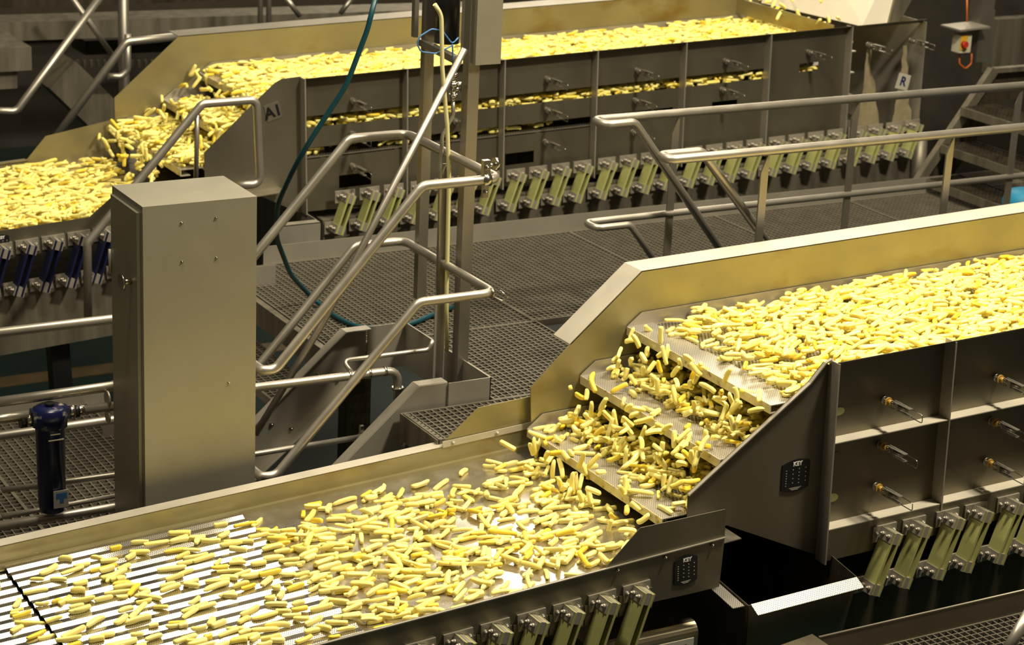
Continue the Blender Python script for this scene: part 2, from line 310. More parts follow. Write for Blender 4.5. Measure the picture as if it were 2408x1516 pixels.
for k in range(5):
    for j, w_ in enumerate((-.222, -.413, -.594)):
        latch(near, .285-.006*j+.585*k, w_)
        sl = MB().xz([(.06+.585*k+.027*math.cos(t)*1.0+.03*(1 if math.cos(t) > 0 else -1)*0, w_-.012+.017*math.sin(t)) for t in np.linspace(0, 2*math.pi, 18, endpoint=False)][::-1], .0565, .0602)
        part('oval_plug', sl, 'fibre' if (k == 0 and j != 1) else 'panel', near, world=False)
nameplate(near, -.135, .06, -.472, .135, .125)
wl = MB().xz([(-.201, .084), (NU, .084), (NU, -.87), (-.3, -.87), (-.728, -.60), (-.738, -.359), (-.549, -.193)][::-1], NW, NW+.005)
part('far_wall', wl, 'wall', near, 'tall inner wall stained rusty yellow', world=False)
a_, b_ = (-.201, .084), (-.549, -.193)
fg = MB().box((a_[0], NW, .080), (NU, NW+.14, .084)); part('wall_flange', fg, 'bead', near, world=False)
part('wall_flange', MB().add([(a_[0], NW, .084), (b_[0], NW, b_[1]), (b_[0]-.0, NW+.14, b_[1]), (a_[0], NW+.14, .084), (a_[0], NW, .080), (b_[0], NW, b_[1]-.005), (b_[0], NW+.14, b_[1]-.005), (a_[0], NW+.14, .080)], [(0,3,2,1),(4,5,6,7),(0,1,5,4),(1,2,6,5),(2,3,7,6),(3,0,4,7)]), 'bead', near, world=False)
SPN = spring_protos(.27, 'fibre', 'n')
nu_list = []; u = .285
for k in range(14): nu_list.append(u); u += .153 if k % 2 == 0 else .176
for u in nu_list[:14]: spring(near, SPN, u+.012, .0, -.758)
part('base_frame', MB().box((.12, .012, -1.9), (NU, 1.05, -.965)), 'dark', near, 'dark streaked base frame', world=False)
scatter(N0, TILT, -.16, 3.25, .075, 1.10, -.155, 5200, 0, .55, zone='nd1', dens=lambda u, v: min(1, .16+max(0, (u+.15))*1.6)*(1 if v < 1.02 or u > .6 else .35), maxl=4)
scatter(N0, TILT, -.48, .35, .075, 1.10, -.341, 560, .2, .9, zone='nd2', dens=lambda u, v: .12 if u < -.37 else 1., maxl=5)
scatter(N0, TILT, -.74, .0, .075, 1.10, -.539, 600, .1, .9, zone='nd3', dens=lambda u, v: .15 if u < -.62 else 1., maxl=5)
cs, sn = math.cos(TILT), math.sin(TILT)
def loc2w(o, u, v, w_, t=TILT): return np.array(o)+np.array((u*math.cos(t)-w_*math.sin(t), v, u*math.sin(t)+w_*math.cos(t)))
drop(loc2w(N0, -.27, .13, -.15), 62, 'fall', .022, (-.13, 0, -.17)); drop(loc2w(N0, -.50, .13, -.33), 62, 'fall', .022, (-.13, 0, -.18)); drop(loc2w(N0, -.75, .13, -.53), 50, 'fall', .025, (-.14, 0, -.16))
# ---- far shaker
F0 = (4.582, 10.25, -2.308); FW = 1.10; FU = 4.24
far = thing('vibrating_screen', 'long slotted-side vibrating screen at the back, beyond the mesh walkway', 'machine', F0, TILT)
fdecks = [(-.177, -.166), (-.402, -.300), (-.689, -.440)]
decks(far, fdecks, 3.75, .066, FW-.006)
part('end_panel', MB().xz([(0, 0), (.0, -.754), (-.019, -.754), (-.252, -.63), (-.56, -.50), (-.561, -.361), (-.265, -.114), (-.15, -.022), (-.11, -.004)], .06, .065), 'panel', far, world=False)
RB = [.61*k for k in range(7)]+[FU]
def rows(k):                                # side strips of one bay, leaving the long slots open
    if k <= 4:
        top2, bot2 = (-.398, -.462) if k < 4 else (-.395, -.438)
        return -.222, -.285, top2, bot2
    return None
for k in range(7):
    a, b = RB[k], RB[k+1]; r = rows(k); mb = MB()
    if r is None:
        if k == 5:
            mb.box((a, .06, -.216), (b, .065, -.03)); mb.box((a, .06, -.754), (b, .065, -.268)); mb.box((a, .06, -.268), (3.315, .065, -.216)); mb.box((3.46, .06, -.268), (b, .065, -.216))
        else: mb.box((a, .06, -.754), (b, .065, -.03))
        part('side_panel', mb, 'panel', far, world=False)
    else:
        part('side_panel', MB().box((a, .06, r[0]), (b, .065, -.03)), 'panel', far, world=False)
        mid = MB().box((a, .06, r[2]), (b, .065, r[1]))
        if k == 3: mid.box((a+.57, .06, -.462), (b, .065, r[2]))
        if k == 4: mid = MB().box((a, .06, -.438), (2.68, .065, r[1])); mid.box((2.863, .06, -.438), (b, .065, r[1])); mid.box((2.68, .06, -.395), (2.863, .065, r[1]))
        part('side_panel', mid, 'panel', far, world=False)
        lo = MB(); wt = r[3]
        if k in (0, 2):
            ua, ub = (.22, .415) if k == 0 else (1.262, 1.452); wa, wb = (-.572, -.645) if k == 0 else (-.562, -.632)
            lo.box((a, .06, wa), (b, .065, wt)); lo.box((a, .06, -.754), (b, .065, wb)); lo.box((a, .06, wb), (ua, .065, wa)); lo.box((ub, .06, wb), (b, .065, wa))
        else: lo.box((a, .06, -.754), (b, .065, wt))
        part('side_panel', lo, 'panel', far, world=False)
    part('rib', MB().xz([(a-.004, -.004), (a+.003, -.004), (a+.003, -.754), (a-.004, -.754)], 0, .06), 'steel', far, world=False)
part('rib', MB().box((FU-.004, 0, -.754), (FU, FW, 0)), 'steel', far, 'end plate')
far.children[-1].data = MB().box((FU-.004, 0, -.754), (FU, FW, -.02)).mesh('rib', M['steel'])
part('top_lip', fold(0, FU), 'panel', far, world=False)
part('slot_shade_sheet', MB().box((.02, .42, -.753), (3.6, .43, -.455)).box((.02, .40, -.43), (3.6, .41, -.315)), 'dark', far, world=False)  # added dark sheets so the side slots look shaded inside
part('cross_wall', MB().box((3.56, .07, -.1), (3.57, FW, -.0)), 'wall', far, world=False)
for (u, w_) in [(.302, -.160), (.299, -.345), (.299, -.526), (.93, -.335), (1.524, -.148), (1.529, -.33), (1.52, -.517), (2.133, -.152), (2.126, -.329), (2.12, -.52), (2.758, -.15), (2.744, -.323), (3.372, -.147), (3.829, -.14), (4.166, -.14)]: latch(far, u, w_, far_=True)
part('far_wall', MB().xz([(-.293, .054), (FU, .054), (FU, -.6), (-.4, -.6), (-.692, -.45), (-.689, -.266)][::-1], FW, FW+.005), 'wall', far, 'brown-stained inner wall', world=False)
part('wall_flange', MB().box((-.293, FW, .05), (FU, FW+.17, .054)), 'steel', far, world=False)
for (u, w_) in [(3.62, -.30), (3.98, -.22)]: pass
st = MB()
for (u0, w0, wd, hh) in [(3.83, -.17, .20, .56), (4.12, -.17, .12, .52)]:
    rr = random.Random(int(u0*100)); L_ = [(u0-.005-.05*t*t+rr.uniform(-.006, .006), w0-hh*t) for t in np.linspace(0, 1, 12)]; R_ = [(u0+.02+wd*t**1.3*(.75 if t > .5 else .9)+rr.uniform(-.013, .013), w0-hh*t) for t in np.linspace(0, 1, 12)]
    for i in range(11): st.xz([L_[i], L_[i+1], R_[i+1], R_[i]], .0575, .0598)
part('starch_scale', st, 'scale', far, 'pale dried starch runs', world=False)
sg = part('sign_plate', MB().obox((-.165, .058, -.175), ((1, 0, .25), (0, 1, 0), (-.25, 0, 1)), (.044, .0015, .046)), 'etched', far, 'lettered tag tilted to one side', world=False)
text('lettering', 'A1', .085, 'black', sg, (-.165, .0562, -.178), rot=(math.pi/2, -.25, 0))
sg = part('sign_plate', MB().obox((4.13, .054, -.40), ((1, 0, -.3), (0, 1, 0), (.3, 0, 1)), (.05, .0015, .05)), 'plate', far, world=False)
text('lettering', 'R', .08, 'filterblue', sg, (4.13, .0522, -.40), rot=(math.pi/2, .3, 0))
SPF = spring_protos(.225, 'fibre', 'f')
for k in range(7):
    for j in range(4):
        if k == 0 and j == 0: continue
        u = .61*k+.085+.148*j
        if u < FU: spring(far, SPF, u, -.0, -.652)
part('base_frame', MB().box((.1, .012, -1.5), (FU+.05, 1.0, -.80)).tube([(FU-.0, -.02, -.76), (FU+.02, -.02, -1.2)], .05, .02, 14), 'base', far, world=False)
scatter(F0, TILT, -.165, 3.7, .075, 1.08, -.166, 7000, 0, .35, zone='fd1', dens=lambda u, v: (.5 if v > .9 else 1)*(.45 if u < -.1 else 1), maxl=4)
scatter(F0, TILT, -.40, 3.5, .075, .9, -.300, 3000, .1, .6, zone='fd2', dens=lambda u, v: 1. if u < .2 or v < .45 else 0, maxl=4)
scatter(F0, TILT, -.68, .1, .075, 1.08, -.440, 900, .1, .7, zone='fd3', maxl=5)
scatter(F0, TILT, .1, 1.6, .075, .4, -.440, 120, .1, .7, zone='fd4', maxl=3)
drop(loc2w(F0, -.18, .13, -.16), 40, 'fall', .02, (-.12, 0, -.12)); drop(loc2w(F0, -.41, .13, -.29), 50, 'fall', .02, (-.13, 0, -.13)); drop(loc2w(F0, -.70, .13, -.43), 55, 'fall', .025, (-.13, 0, -.14))
drop(loc2w(F0, 3.66, .2, .02), 26, 'fall', .07, (-.1, 0, -.1), .8)
# ------------------------------------------------------------------ outfeed conveyors
C0 = (3.974, 6.10, -3.298); CT = .0615; CW = 1.2
con = thing('vibrating_conveyor', 'wide shallow steel outfeed conveyor filling the lower left foreground, ribbed at its left end', 'machine', C0, CT)
part('pan', MB().box((-.975, .004, -.034), (.62, CW, -.030)), 'pan', con, 'wet flat perforated pan', world=False)
def ribbed(u0, u1, w_, tail=0.):
    pr = []; y = .02; pit = .066; h = .0092
    while y < CW-.055: pr += [(y, w_-h), (y+pit*.36, w_), (y+pit*.84, w_-.0022), (y+pit*.98, w_-h*.98)]; y += pit
    pr.append((y, w_)); vs = []; n = len(pr)
    for dz in (0, -.003):
        for uu, ww in ((u0, tail), (u1, 0)):
            for (yy, zz) in pr: vs.append((uu, yy, zz+dz+ww))
    fs = [(i, n+i, n+i+1, i+1) for i in range(n-1)]+[(2*n+i, 2*n+i+1, 3*n+i+1, 3*n+i) for i in range(n-1)]+[(i, i+1, 2*n+i+1, 2*n+i) for i in range(n-1)]
    return MB().add(vs, fs)
part('ribbed_sheet', ribbed(-1.93, -.975, -.021), 'rib', con, 'bright corrugated perforated sheet', world=False)
part('ribbed_sheet', ribbed(-3.0, -1.932, -.040, .0), 'rib', con, world=False)
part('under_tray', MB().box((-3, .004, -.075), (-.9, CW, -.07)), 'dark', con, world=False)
side = MB().xz([(-3, 0), (.0, 0), (.152, .128), (.537, .115), (.536, -.009), (.516, -.209), (.378, -.205), (.204, -.196), (-3, -.19)], -.004, .0)
part('side_panel', side, 'panel', con, world=False)
part('top_lip', MB().box((-3, -.012, -.004), (.536, -.004, .0)), 'steel', con, world=False)
for u in (.052, .264, .478): part('bolt', MB().bolt((u, -.005, -.021), (0, -1, 0), .008, .009), 'bolt', con, world=False)
nameplate(con, .357, -.004, -.098, .105, .11)
part('far_wall', MB().xz([(-3, .06), (.6, .06), (.6, -.06), (-3, -.06)][::-1], CW, CW+.004).box((-3, CW-.02, -.034), (.6, CW, -.012)), 'wall', con, world=False)
part('wall_flange', MB().box((-3, CW, .058), (.6, CW+.06, .062)), 'bead', con, world=False)
gp = part('guard_plate', MB().xz([(-.06, .075), (.113, .20), (.39, .20), (.39, .075)][::-1], CW+.004, CW+.008), 'wall', con, world=False)
part('clamp_strip', MB().box((-.06, CW-.004, .058), (.37, CW+.0, .085)).bolt((-.011, CW-.004, .071), (0, -1, 0), .009, .008).bolt((.198, CW-.004, .071), (0, -1, 0), .009, .008), 'bead', gp, world=False)
SPC = spring_protos(.33, 'fibre', 'c')
for k in range(9):
    u = .142-.152*k; spring(con, SPC, u, -.004, -.108)
    part('mount_plate', MB().box((u-.085, -.010, -.215), (u+.062, -.004, -.130)), 'panel', con, world=False)
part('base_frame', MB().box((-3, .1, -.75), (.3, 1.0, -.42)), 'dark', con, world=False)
scatter(C0, CT, -.97, .30, .01, 1.12, -.030, 640, .0, .62, zone='c1', dens=lambda u, v: (1.0 if u < -.15 else .75)*(.35 if v > .95 else 1)*(.5+.5*math.sin(9*u+4*v+1)*math.sin(7*v-2*u)+.35), maxl=2)
scatter(C0, CT, -1.93, -.97, .01, 1.13, -.021, 230, .0, .38, zone='c2', maxl=1)
scatter(C0, CT, -2.5, -1.95, .01, 1.13, -.045, 80, .0, .35, zone='c3', maxl=1)
# far outfeed
D0 = (3.363, 10.2, -2.943); DT = .06; DW = 1.15
fc = thing('vibrating_conveyor', 'outfeed conveyor at far left under the back screen, on dark blue springs', 'machine', D0, DT)
part('pan', MB().box((-2.5, .004, -.034), (1.1, DW, -.030)), 'pan', fc, world=False)
part('side_panel', MB().xz([(-2.5, 0), (0, 0), (.124, .087), (.5, .087), (.5, -.15), (-2.5, -.15)], -.004, 0), 'panel', fc, world=False)
part('far_wall', MB().xz([(-2.5, .02), (.029, .033), (.144, .149), (.62, .20), (.62, -.06), (-2.5, -.06)][::-1], DW, DW+.004), 'wall', fc, 'yellowed guard wall', world=False)
part('wall_flange', MB().box((-2.5, DW, .018), (.03, DW+.06, .022)), 'steel', fc, world=False)
nameplate(fc, -.47, -.004, -.075, .09, .10)
SPB = spring_protos(.27, 'blue_fibre', 'b')
for k in range(7):
    u = .215-.136*k; spring(fc, SPB, u, -.004, -.078)
part('base_frame', MB().box((-2.5, .0, -.66), (.36, .9, -.33)), 'base', fc, world=False)
for u in (-.23, -.72): part('leg', MB().box((u, .1, -2.35), (u+.10, .2, -.66)), 'black', fc, world=False)
scatter(D0, DT, -1.2, .45, .01, 1.12, -.030, 2300, .0, .6, zone='f1', dens=lambda u, v: 1. if u < .15 else .3, maxl=4)
# ------------------------------------------------------------------ potato meshes: nearest 300 as things, the rest as one stuff object
def xf(f):
    pos, a, pt, rl, L, k, z, wid = f
    return Matrix.Translation(Vector(pos)) @ Matrix.Rotation(a, 4, 'Z') @ Matrix.Rotation(pt, 4, 'Y') @ Matrix.Rotation(rl, 4, 'X') @ Matrix.Diagonal((L, wid, wid*.86, 1))
cand = []
for i, f in enumerate(FR):
    if f[6] in ('c1', 'c2', 'c3'):
        X, Y, D = proj(f[0]); cond = 10 < X < 2390 and 10 < Y < 1500 and f[0][1] > 6.14
        if cond: cand.append((D, i))
cand.sort(); pick = {i for _, i in cand[:300]}
fmesh = []
for v, fs in TPL:
    me = bpy.data.meshes.new('potato_strip'); me.from_pydata([tuple(q) for q in v], [], fs); me.polygons.foreach_set('use_smooth', [True]*len(fs)); me.materials.append(M['fry']); fmesh.append(me)
for i in sorted(pick):
    f = FR[i]; o = bpy.data.objects.new('potato_strip', fmesh[f[5]]); col.objects.link(o); o.matrix_world = xf(f)
    vv = f[0][1]-C0[1]; uu = f[0][0]-C0[0]
    sz = 'long' if f[4] > .078 else 'short' if f[4] < .06 else 'medium-length'
    way = 'lengthwise' if abs(math.cos(f[1])) > .9 else 'askew'
    wh = 'beside the inner wall' if vv > .85 else 'near the camera-side edge' if vv < .35 else 'in mid pan'
    sf_ = 'flat wet pan' if f[6] == 'c1' else 'bright ribbed sheet' if f[6] == 'c2' else 'end sheet'
    setp(o, '%s raw potato strip lying %s on the %s, %s' % (sz, way, sf_, wh), 'potato strip', '%s potato strips lying %s on the %s %s' % (sz, way, sf_, wh))
V = []; lo = []; ls = []; off = 0
rest = [f for i, f in enumerate(FR) if i not in pick]
faces_np = [(np.array([j for q in fs for j in q]), np.array([len(q) for q in fs])) for _, fs in TPL]
for f in rest:
    m = np.array(xf(f)); v = TPL[f[5]][0]; V.append(v @ m[:3, :3].T+m[:3, 3]); a, b = faces_np[f[5]]; lo.append(a+off); ls.append(b); off += len(v)
V = np.concatenate(V); lo = np.concatenate(lo); ls = np.concatenate(ls)
me = bpy.data.meshes.new('potato_strips'); me.vertices.add(len(V)); me.vertices.foreach_set('co', V.ravel().astype(np.float32)); me.loops.add(len(lo)); me.loops.foreach_set('vertex_index', lo.astype(np.int32))
me.polygons.add(len(ls)); me.polygons.foreach_set('loop_start', np.concatenate([[0], np.cumsum(ls)[:-1]]).astype(np.int32)); me.polygons.foreach_set('loop_total', ls.astype(np.int32)); me.polygons.foreach_set('use_smooth', np.ones(len(ls), bool)); me.update(calc_edges=True); me.materials.append(M['fry'])
o = bpy.data.objects.new('potato_strips', me); col.objects.link(o); setp(o, 'thousands of raw potato strips heaped on the decks and falling between them', 'potato strips', kind='stuff')
print('fries', len(FR), 'tris approx', len(lo))
# ------------------------------------------------------------------ chute, front walkway, motor housing under the near screen
hp = thing('discharge_chute', 'dark open-topped steel chute with bright lipped rim under the foreground screen', 'chute', (4.5, 5.98, -4.6))
a, b, c = P(1760, 1424, y=5.98), P(2016, 1358, y=5.98), P(1690, 1388, y=6.25)
x0, x1, z0 = a[0], b[0], a[2]
part('front_wall', MB().add([(x0, 5.98, z0), (x1, 5.98, b[2]), (x1-.12, 6.1, -4.6), (x0+.1, 6.1, -4.6), (x0, 5.984, z0), (x1, 5.984, b[2]), (x1-.12, 6.104, -4.6), (x0+.1, 6.104, -4.6)], [(0,3,2,1),(4,5,6,7),(0,1,5,4),(1,2,6,5),(2,3,7,6),(3,0,4,7)]), 'panel', hp)
part('side_wall', MB().add([(x0, 5.98, z0), (x0+.0, 7.2, z0+.13), (x0+.1, 7.1, -4.6), (x0+.1, 6.1, -4.6), (x0+.004, 5.98, z0), (x0+.004, 7.2, z0+.13), (x0+.104, 7.1, -4.6), (x0+.104, 6.1, -4.6)], [(0,3,2,1),(4,5,6,7),(0,1,5,4),(1,2,6,5),(2,3,7,6),(3,0,4,7)]), 'dark', hp)
part('side_wall', MB().add([(x1, 5.98, b[2]), (x1, 6.4, b[2]+.06), (x1-.1, 6.4, -4.6), (x1-.12, 6.1, -4.6), (x1+.004, 5.98, b[2]), (x1+.004, 6.4, b[2]+.06), (x1-.096, 6.4, -4.6), (x1-.116, 6.1, -4.6)], [(0,3,2,1),(4,5,6,7),(0,1,5,4),(1,2,6,5),(2,3,7,6),(3,0,4,7)]), 'dark', hp)
part('back_wall', MB().box((x0, 7.16, -4.6), (x1+.3, 7.17, z0+.1)), 'dark', hp)
part('rim', MB().bar((x0+.015, 5.96, z0-.012), (x1, 5.96, b[2]-.012), .055, .004, up=(0, -.45, .9)), 'deck', hp, 'bright perforated front rim')
part('rim', MB().bar((x0-.03, 6.0, z0-.01), (x0-.03, 6.35, z0+.03), .055, .004), 'deck', hp, 'perforated side rim')
KY = 5.86; KZ = -3.65
k0 = P(1925, 1498, y=KY)
fw = thing('mesh_walkway', 'mesh walkway corner at the bottom right edge of the picture', 'walkway', (5.5, 5.4, -3.75))
part('toe_plate', MB().box((k0[0], KY-.004, KZ-.14), (8.5, KY, KZ)).tube([(k0[0], KY, KZ), (8.5, KY, KZ)], .006, .01, 8), 'panel', fw)
def grating(root, x0, x1, y0, y1, z, pit=.033, t=.0065, h=.034, name='grating_panel', m_='grate'):
    mb = MB(); n = max(1, int((x1-x0)/pit)); m = max(1, int((y1-y0)/pit))
    for i in range(n+1): x = x0+(x1-x0)*i/n; q = .003 if i in (0, n) else 0; mb.box((x-t/2-q*(i > 0), y0, z-h), (x+t/2+q*(i == 0), y1, z+q))
    for j in range(m+1): y = y0+(y1-y0)*j/m; q = .003 if j in (0, m) else 0; mb.box((x0, y-t/2-q*(j > 0), z-h), (x1, y+t/2+q*(j == 0), z-.001+q))
    return part(name, mb, m_, root)
grating(fw, k0[0]+.05, k0[0]+1.1, 4.7, KY-.005, KZ-.1, .034, .005); grating(fw, k0[0]+1.105, k0[0]+2.1, 4.7, KY-.005, KZ-.1, .034, .005)
bx = P(1880, 1500, y=5.84)
solo('gearbox_cover', MB().xz([(bx[0]-.10, bx[2]-.25), (bx[0]+.075, bx[2]-.25), (bx[0]+.075, bx[2]-.012), (bx[0]+.06, bx[2]+.006), (bx[0]-.10, bx[2]-.012)], 5.70, 5.84), 'housing', 'pale steel cover peeking in at the bottom edge beside the toe plate', 'cover')
hr = solo('handrail', MB().tube([P(2350, 1560, y=5.0), P(2420, 1440, y=5.0)], .021, .02, 14), 'tube', 'bright handrail tube cutting the bottom right corner', 'handrail')
q0, q1 = P(1500, 1490, y=6.13), P(1640, 1470, y=6.13)
mh = thing('motor_housing', 'brushed steel drive housing with rounded edge and size label at bottom centre', 'housing', (q1[0], 6.13, -4.3))
arc = [(.0+.045*math.sin(t), -.045*(1-math.cos(t))) for t in np.linspace(0, math.pi/2, 6)]
zz = q1[2]+.012
prof = [(6.42, zz), (6.165, zz)]+[(6.165-s_, zz+c_) for s_, c_ in arc[1:]]+[(6.12, zz-.5), (6.42, zz-.5)]
vs = [(q1[0]-.5, y, z) for y, z in prof]+[(q1[0], y, z) for y, z in prof]; n = len(prof)
part('casing', MB().add(vs, [tuple(range(n)), tuple(range(2*n-1, n-1, -1))]+[(i, (i+1) % n, (i+1) % n+n, i+n) for i in range(n)]), 'housing', mh)
lb = part('size_label', MB().box((q1[0]-.19, 6.118, zz-.108), (q1[0]-.02, 6.12, zz-.055)), 'plate', mh, 'printed size label')
text('lettering', 'F 13 mm', .030, 'black', lb, (q1[0]-.105-mh.location[0], 6.1172-6.13, zz-.082+4.3))
# ------------------------------------------------------------------ main walkway
WZ = -3.22
ww = thing('mesh_walkway', 'broad mesh walkway crossing the middle between the two screens', 'walkway', (6.5, 8.6, WZ))
xs = [3.98, 5.09, 6.09, 7.09, 8.09, 9.09, 10.1]
for i in range(6): grating(ww, xs[i]+.004, xs[i+1]-.004, 8.589, 9.94, WZ)
grating(ww, 4.36, 5.09, 7.674, 8.581, WZ); grating(ww, 3.91, 5.09, 7.33, 7.666, WZ); grating(ww, 5.098, 6.09, 7.33, 7.62, WZ)
part('toe_plate', MB().box((4.22, 9.945, WZ-.15), (10.1, 9.95, WZ+.10)), 'steel', ww)
part('toe_plate', MB().box((4.15, 8.53, WZ-.12), (4.36, 8.535, WZ+.10)), 'steel', ww)
part('toe_plate', MB().box((4.345, 7.69, WZ-.12), (4.35, 8.53, WZ+.10)), 'steel', ww)
part('toe_plate', MB().box((4.14, 7.69, WZ-.10), (4.35, 7.695, WZ+.10)), 'steel', ww, 'toe plate with a dark smudge')
for (xx, y0, y1) in ((3.94, 8.585, 9.94), (3.90, 7.33, 7.68)): part('edge_beam', MB().box((xx, y0, WZ-.12), (xx+.035, y1, WZ-.001)), 'base', ww)
for xx in (5.09, 7.09, 9.09): part('support_beam', MB().box((xx-.04, 7.33, WZ-.2), (xx+.04, 9.94, WZ-.03)), 'dark', ww)
bk = P(1375, 700, z=WZ+.1)
solo('channel_end', MB().box((bk[0]-.05, 7.62, WZ-.0), (bk[0]+.8, 7.63, WZ+.12)).box((bk[0]-.05, 7.62, WZ+.115), (bk[0]+.8, 7.72, WZ+.12)).box((bk[0]-.055, 7.62, WZ), (bk[0]-.05, 7.72, WZ+.12)), 'steel', 'steel channel end on the mesh walkway behind the foreground screen', 'channel')
# stairs at left between walkway and lower platform
LZ = -3.92
sa = thing('stair', 'short mesh-tread stair going down left from the walkway', 'stair', (3.6, 9.0, LZ))
S_ = lambda y0, y1: MB().xz([(4.15, WZ+.10), (4.02, WZ+.10), (3.22, LZ+.10), (3.22, LZ-.14), (3.42, LZ-.02), (4.08, WZ-.16), (4.15, WZ-.16)], y0, y1)
s1 = part('stringer', S_(8.545, 8.55), 'steel', sa)
fl_ = MB().bar((4.15, 8.52, WZ+.1), (4.02, 8.52, WZ+.1), .06, .005).bar((4.02, 8.52, WZ+.1), (3.22, 8.52, LZ+.1), .06, .005).bar((4.10, 8.52, WZ-.15), (3.36, 8.52, LZ-.04), .05, .005)
part('stringer_flange', fl_, 'steel', s1)
for t in (.12, .42, .72):
    for dx in (-.0, .10): part('stringer_bolt', MB().bolt((4.0-.78*t+dx, 8.544, WZ-.70*t-.03-dx*.35), (0, -1, 0), .011, .010), 'bolt', s1)
part('stringer', S_(9.62, 9.625), 'steel', sa)
for k in (1, 2):
    zz = WZ-.235*k; grating(sa, 3.98-.25*k-.02, 3.98-.25*k+.24, 8.56, 9.60, zz, name='tread'); part('tread_nosing', MB().box((3.98-.25*k-.025, 8.56, zz-.04), (3.98-.25*k-.015, 9.6, zz+.002)), 'steel', sa)
sb = thing('stair', 'nearer stair side plate descending beside the foreground conveyor', 'stair', (3.8, 7.6, LZ))
s2 = part('stringer', MB().xz([(4.14, WZ+.10), (4.0, WZ+.10), (3.2, LZ+.10), (3.2, LZ-.1), (3.5, LZ-.05), (4.08, WZ-.1), (4.14, WZ-.1)], 7.70, 7.705), 'steel', sb)
part('stringer_flange', MB().bar((4.14, 7.735, WZ+.10), (4.0, 7.735, WZ+.10), .06, .005).bar((4.0, 7.735, WZ+.1), (3.2, 7.735, LZ+.1), .06, .005), 'steel', s2)
for k in (1, 2): grating(sb, 3.92-.25*k-.02, 3.92-.25*k+.24, 7.33, 7.68, WZ-.235*k, name='tread')
lp = thing('mesh_walkway', 'lower mesh platform at left behind the blue filter', 'walkway', (1.5, 8.8, LZ))
for x0_, x1_ in ((.6, 1.6), (1.604, 2.6), (2.604, 3.3)): grating(lp, x0_, x1_, 8.55, 10.1, LZ, .04, .005); grating(lp, x0_, x1_, 7.4, 8.54, LZ, .04, .005)
part('edge_beam', MB().box((.6, 10.1, LZ-.1), (3.4, 10.13, LZ+.06)), 'steel', lp)
part('support_beam', MB().box((3.3, 7.4, LZ-.14), (3.36, 10.1, LZ-.02)), 'dark', lp)
# ------------------------------------------------------------------ cabinet
cb = thing('control_cabinet', 'tall plain steel cabinet standing on the lower platform at left', 'cabinet', (2.92, 7.68, LZ))
ca, cbx = (2.683, 7.5), (3.153, 7.85)
part('body', MB().box((ca[0], ca[1], LZ), (cbx[0], cbx[1], -2.145)), 'cab', cb)
part('door', MB().box((ca[0]-.014, ca[1]+.03, LZ+.03), (ca[0]-.001, cbx[1]-.02, -2.175)), 'cab', cb)
dr = cb.children[-1]
kz = P(300, 662, x=ca[0]-.03)
part('knob', MB().cyl((ca[0]-.014, kz[1], kz[2]), (ca[0]-.05, kz[1], kz[2]), .012, 12).cyl((ca[0]-.05, kz[1], kz[2]), (ca[0]-.058, kz[1], kz[2]), .034, 16), 'bolt', dr, 'chrome knob')
part('hinge', MB().cyl((ca[0]-.02, cbx[1]-.02, -2.4), (ca[0]-.02, cbx[1]-.02, -2.5), .007, 8), 'steel', dr)
rv = MB()
for (px, py) in [(427, 524), (508, 512), (428, 615), (509, 606), (538, 900)]:
    q = P(px, py, y=7.5); rv.bolt(q, (0, -1, 0), .006, .006)
part('rivet', rv, 'bolt', cb)
# ------------------------------------------------------------------ handrails
R = .0212
RZ, MZ = -2.17, -2.67
yn, yf = 7.52, 8.38
g1 = 'guard rails round the stairs at left'
h = thing('handrail', 'looped steel guard rail round the stair opening left of the posts', 'handrail', (4.1, 7.95, WZ))
def line45(y, top, bot): return P(*top, y=y), P(*bot, y=y)
nt, nb = P(993, 438, y=yn), P(648, 868, y=yn)
ft, fb = P(822, 324, y=yf), P(606, 572, y=yf)
slope = (nt-nb)/np.linalg.norm(nt-nb)
f_low = ft-slope*((ft[2]-nb[2])/slope[2])
def behind(px, py): return P(px, py, y=7.94)
part('top_rail', MB().tube([behind(-60, 953), behind(262, 908), (3.19, 7.94, nb[2]-.01), (3.19, yn, nb[2]), (nb[0], yn, nb[2]), (nt[0], yn, RZ), (4.25, yn, RZ), (4.25, yf, RZ), (ft[0], yf, RZ), (f_low[0], yf, nb[2]), (.9, yf, nb[2])], R, .06, 14), 'tube', h)
nt2, nb2 = P(985, 708, y=yn), P(650, 1116, y=yn)
ft2 = P(835, 577, y=yf); f_low2 = ft2-slope*((ft2[2]-nb2[2])/slope[2])
part('mid_rail', MB().tube([behind(-60, 1247), behind(268, 1192), (3.19, 7.94, nb2[2]-.01), (3.19, yn, nb2[2]), (nb2[0], yn, nb2[2]), (nt2[0], yn, MZ), (4.25, yn, MZ), (4.25, yf, MZ), (ft2[0], yf, MZ), (f_low2[0], yf, nb2[2]), (.9, yf, nb2[2])], R*.92, .06, 14), 'tube', h)
for yy in (7.94, yf):
    for xx in (1.5,): part('post', MB().tube([(xx, yy, LZ), (xx, yy, nb[2])], .02, .02, 12), 'tube', h)
cl = P(1128, 425, y=yn)
cm = MB().cyl((4.17, yn, RZ), (4.205, yn, RZ), .028, 16)
cm.obox((4.185, yn, RZ+.055), ((1, 0, 0), (0, 1, 0), (0, 0, 1)), (.016, .012, .03)).obox((4.185, yn, RZ-.05), ((1, 0, 0), (0, 1, 0), (0, 0, 1)), (.014, .006, .026)).bolt((4.185, yn-.012, RZ+.055), (0, -1, 0), .011, .01).bolt((4.185, yn-.006, RZ-.052), (0, -1, 0), .010, .01)
part('tube_clamp', cm, 'bolt', h)
part('clamp_disc', MB().cyl((4.235, yn+.02, RZ+.06), (4.25, yn+.02, RZ+.06), .026, 14).cyl((4.2, yn+.01, RZ+.055), (4.24, yn+.02, RZ+.06), .008, 8), 'bolt', h)
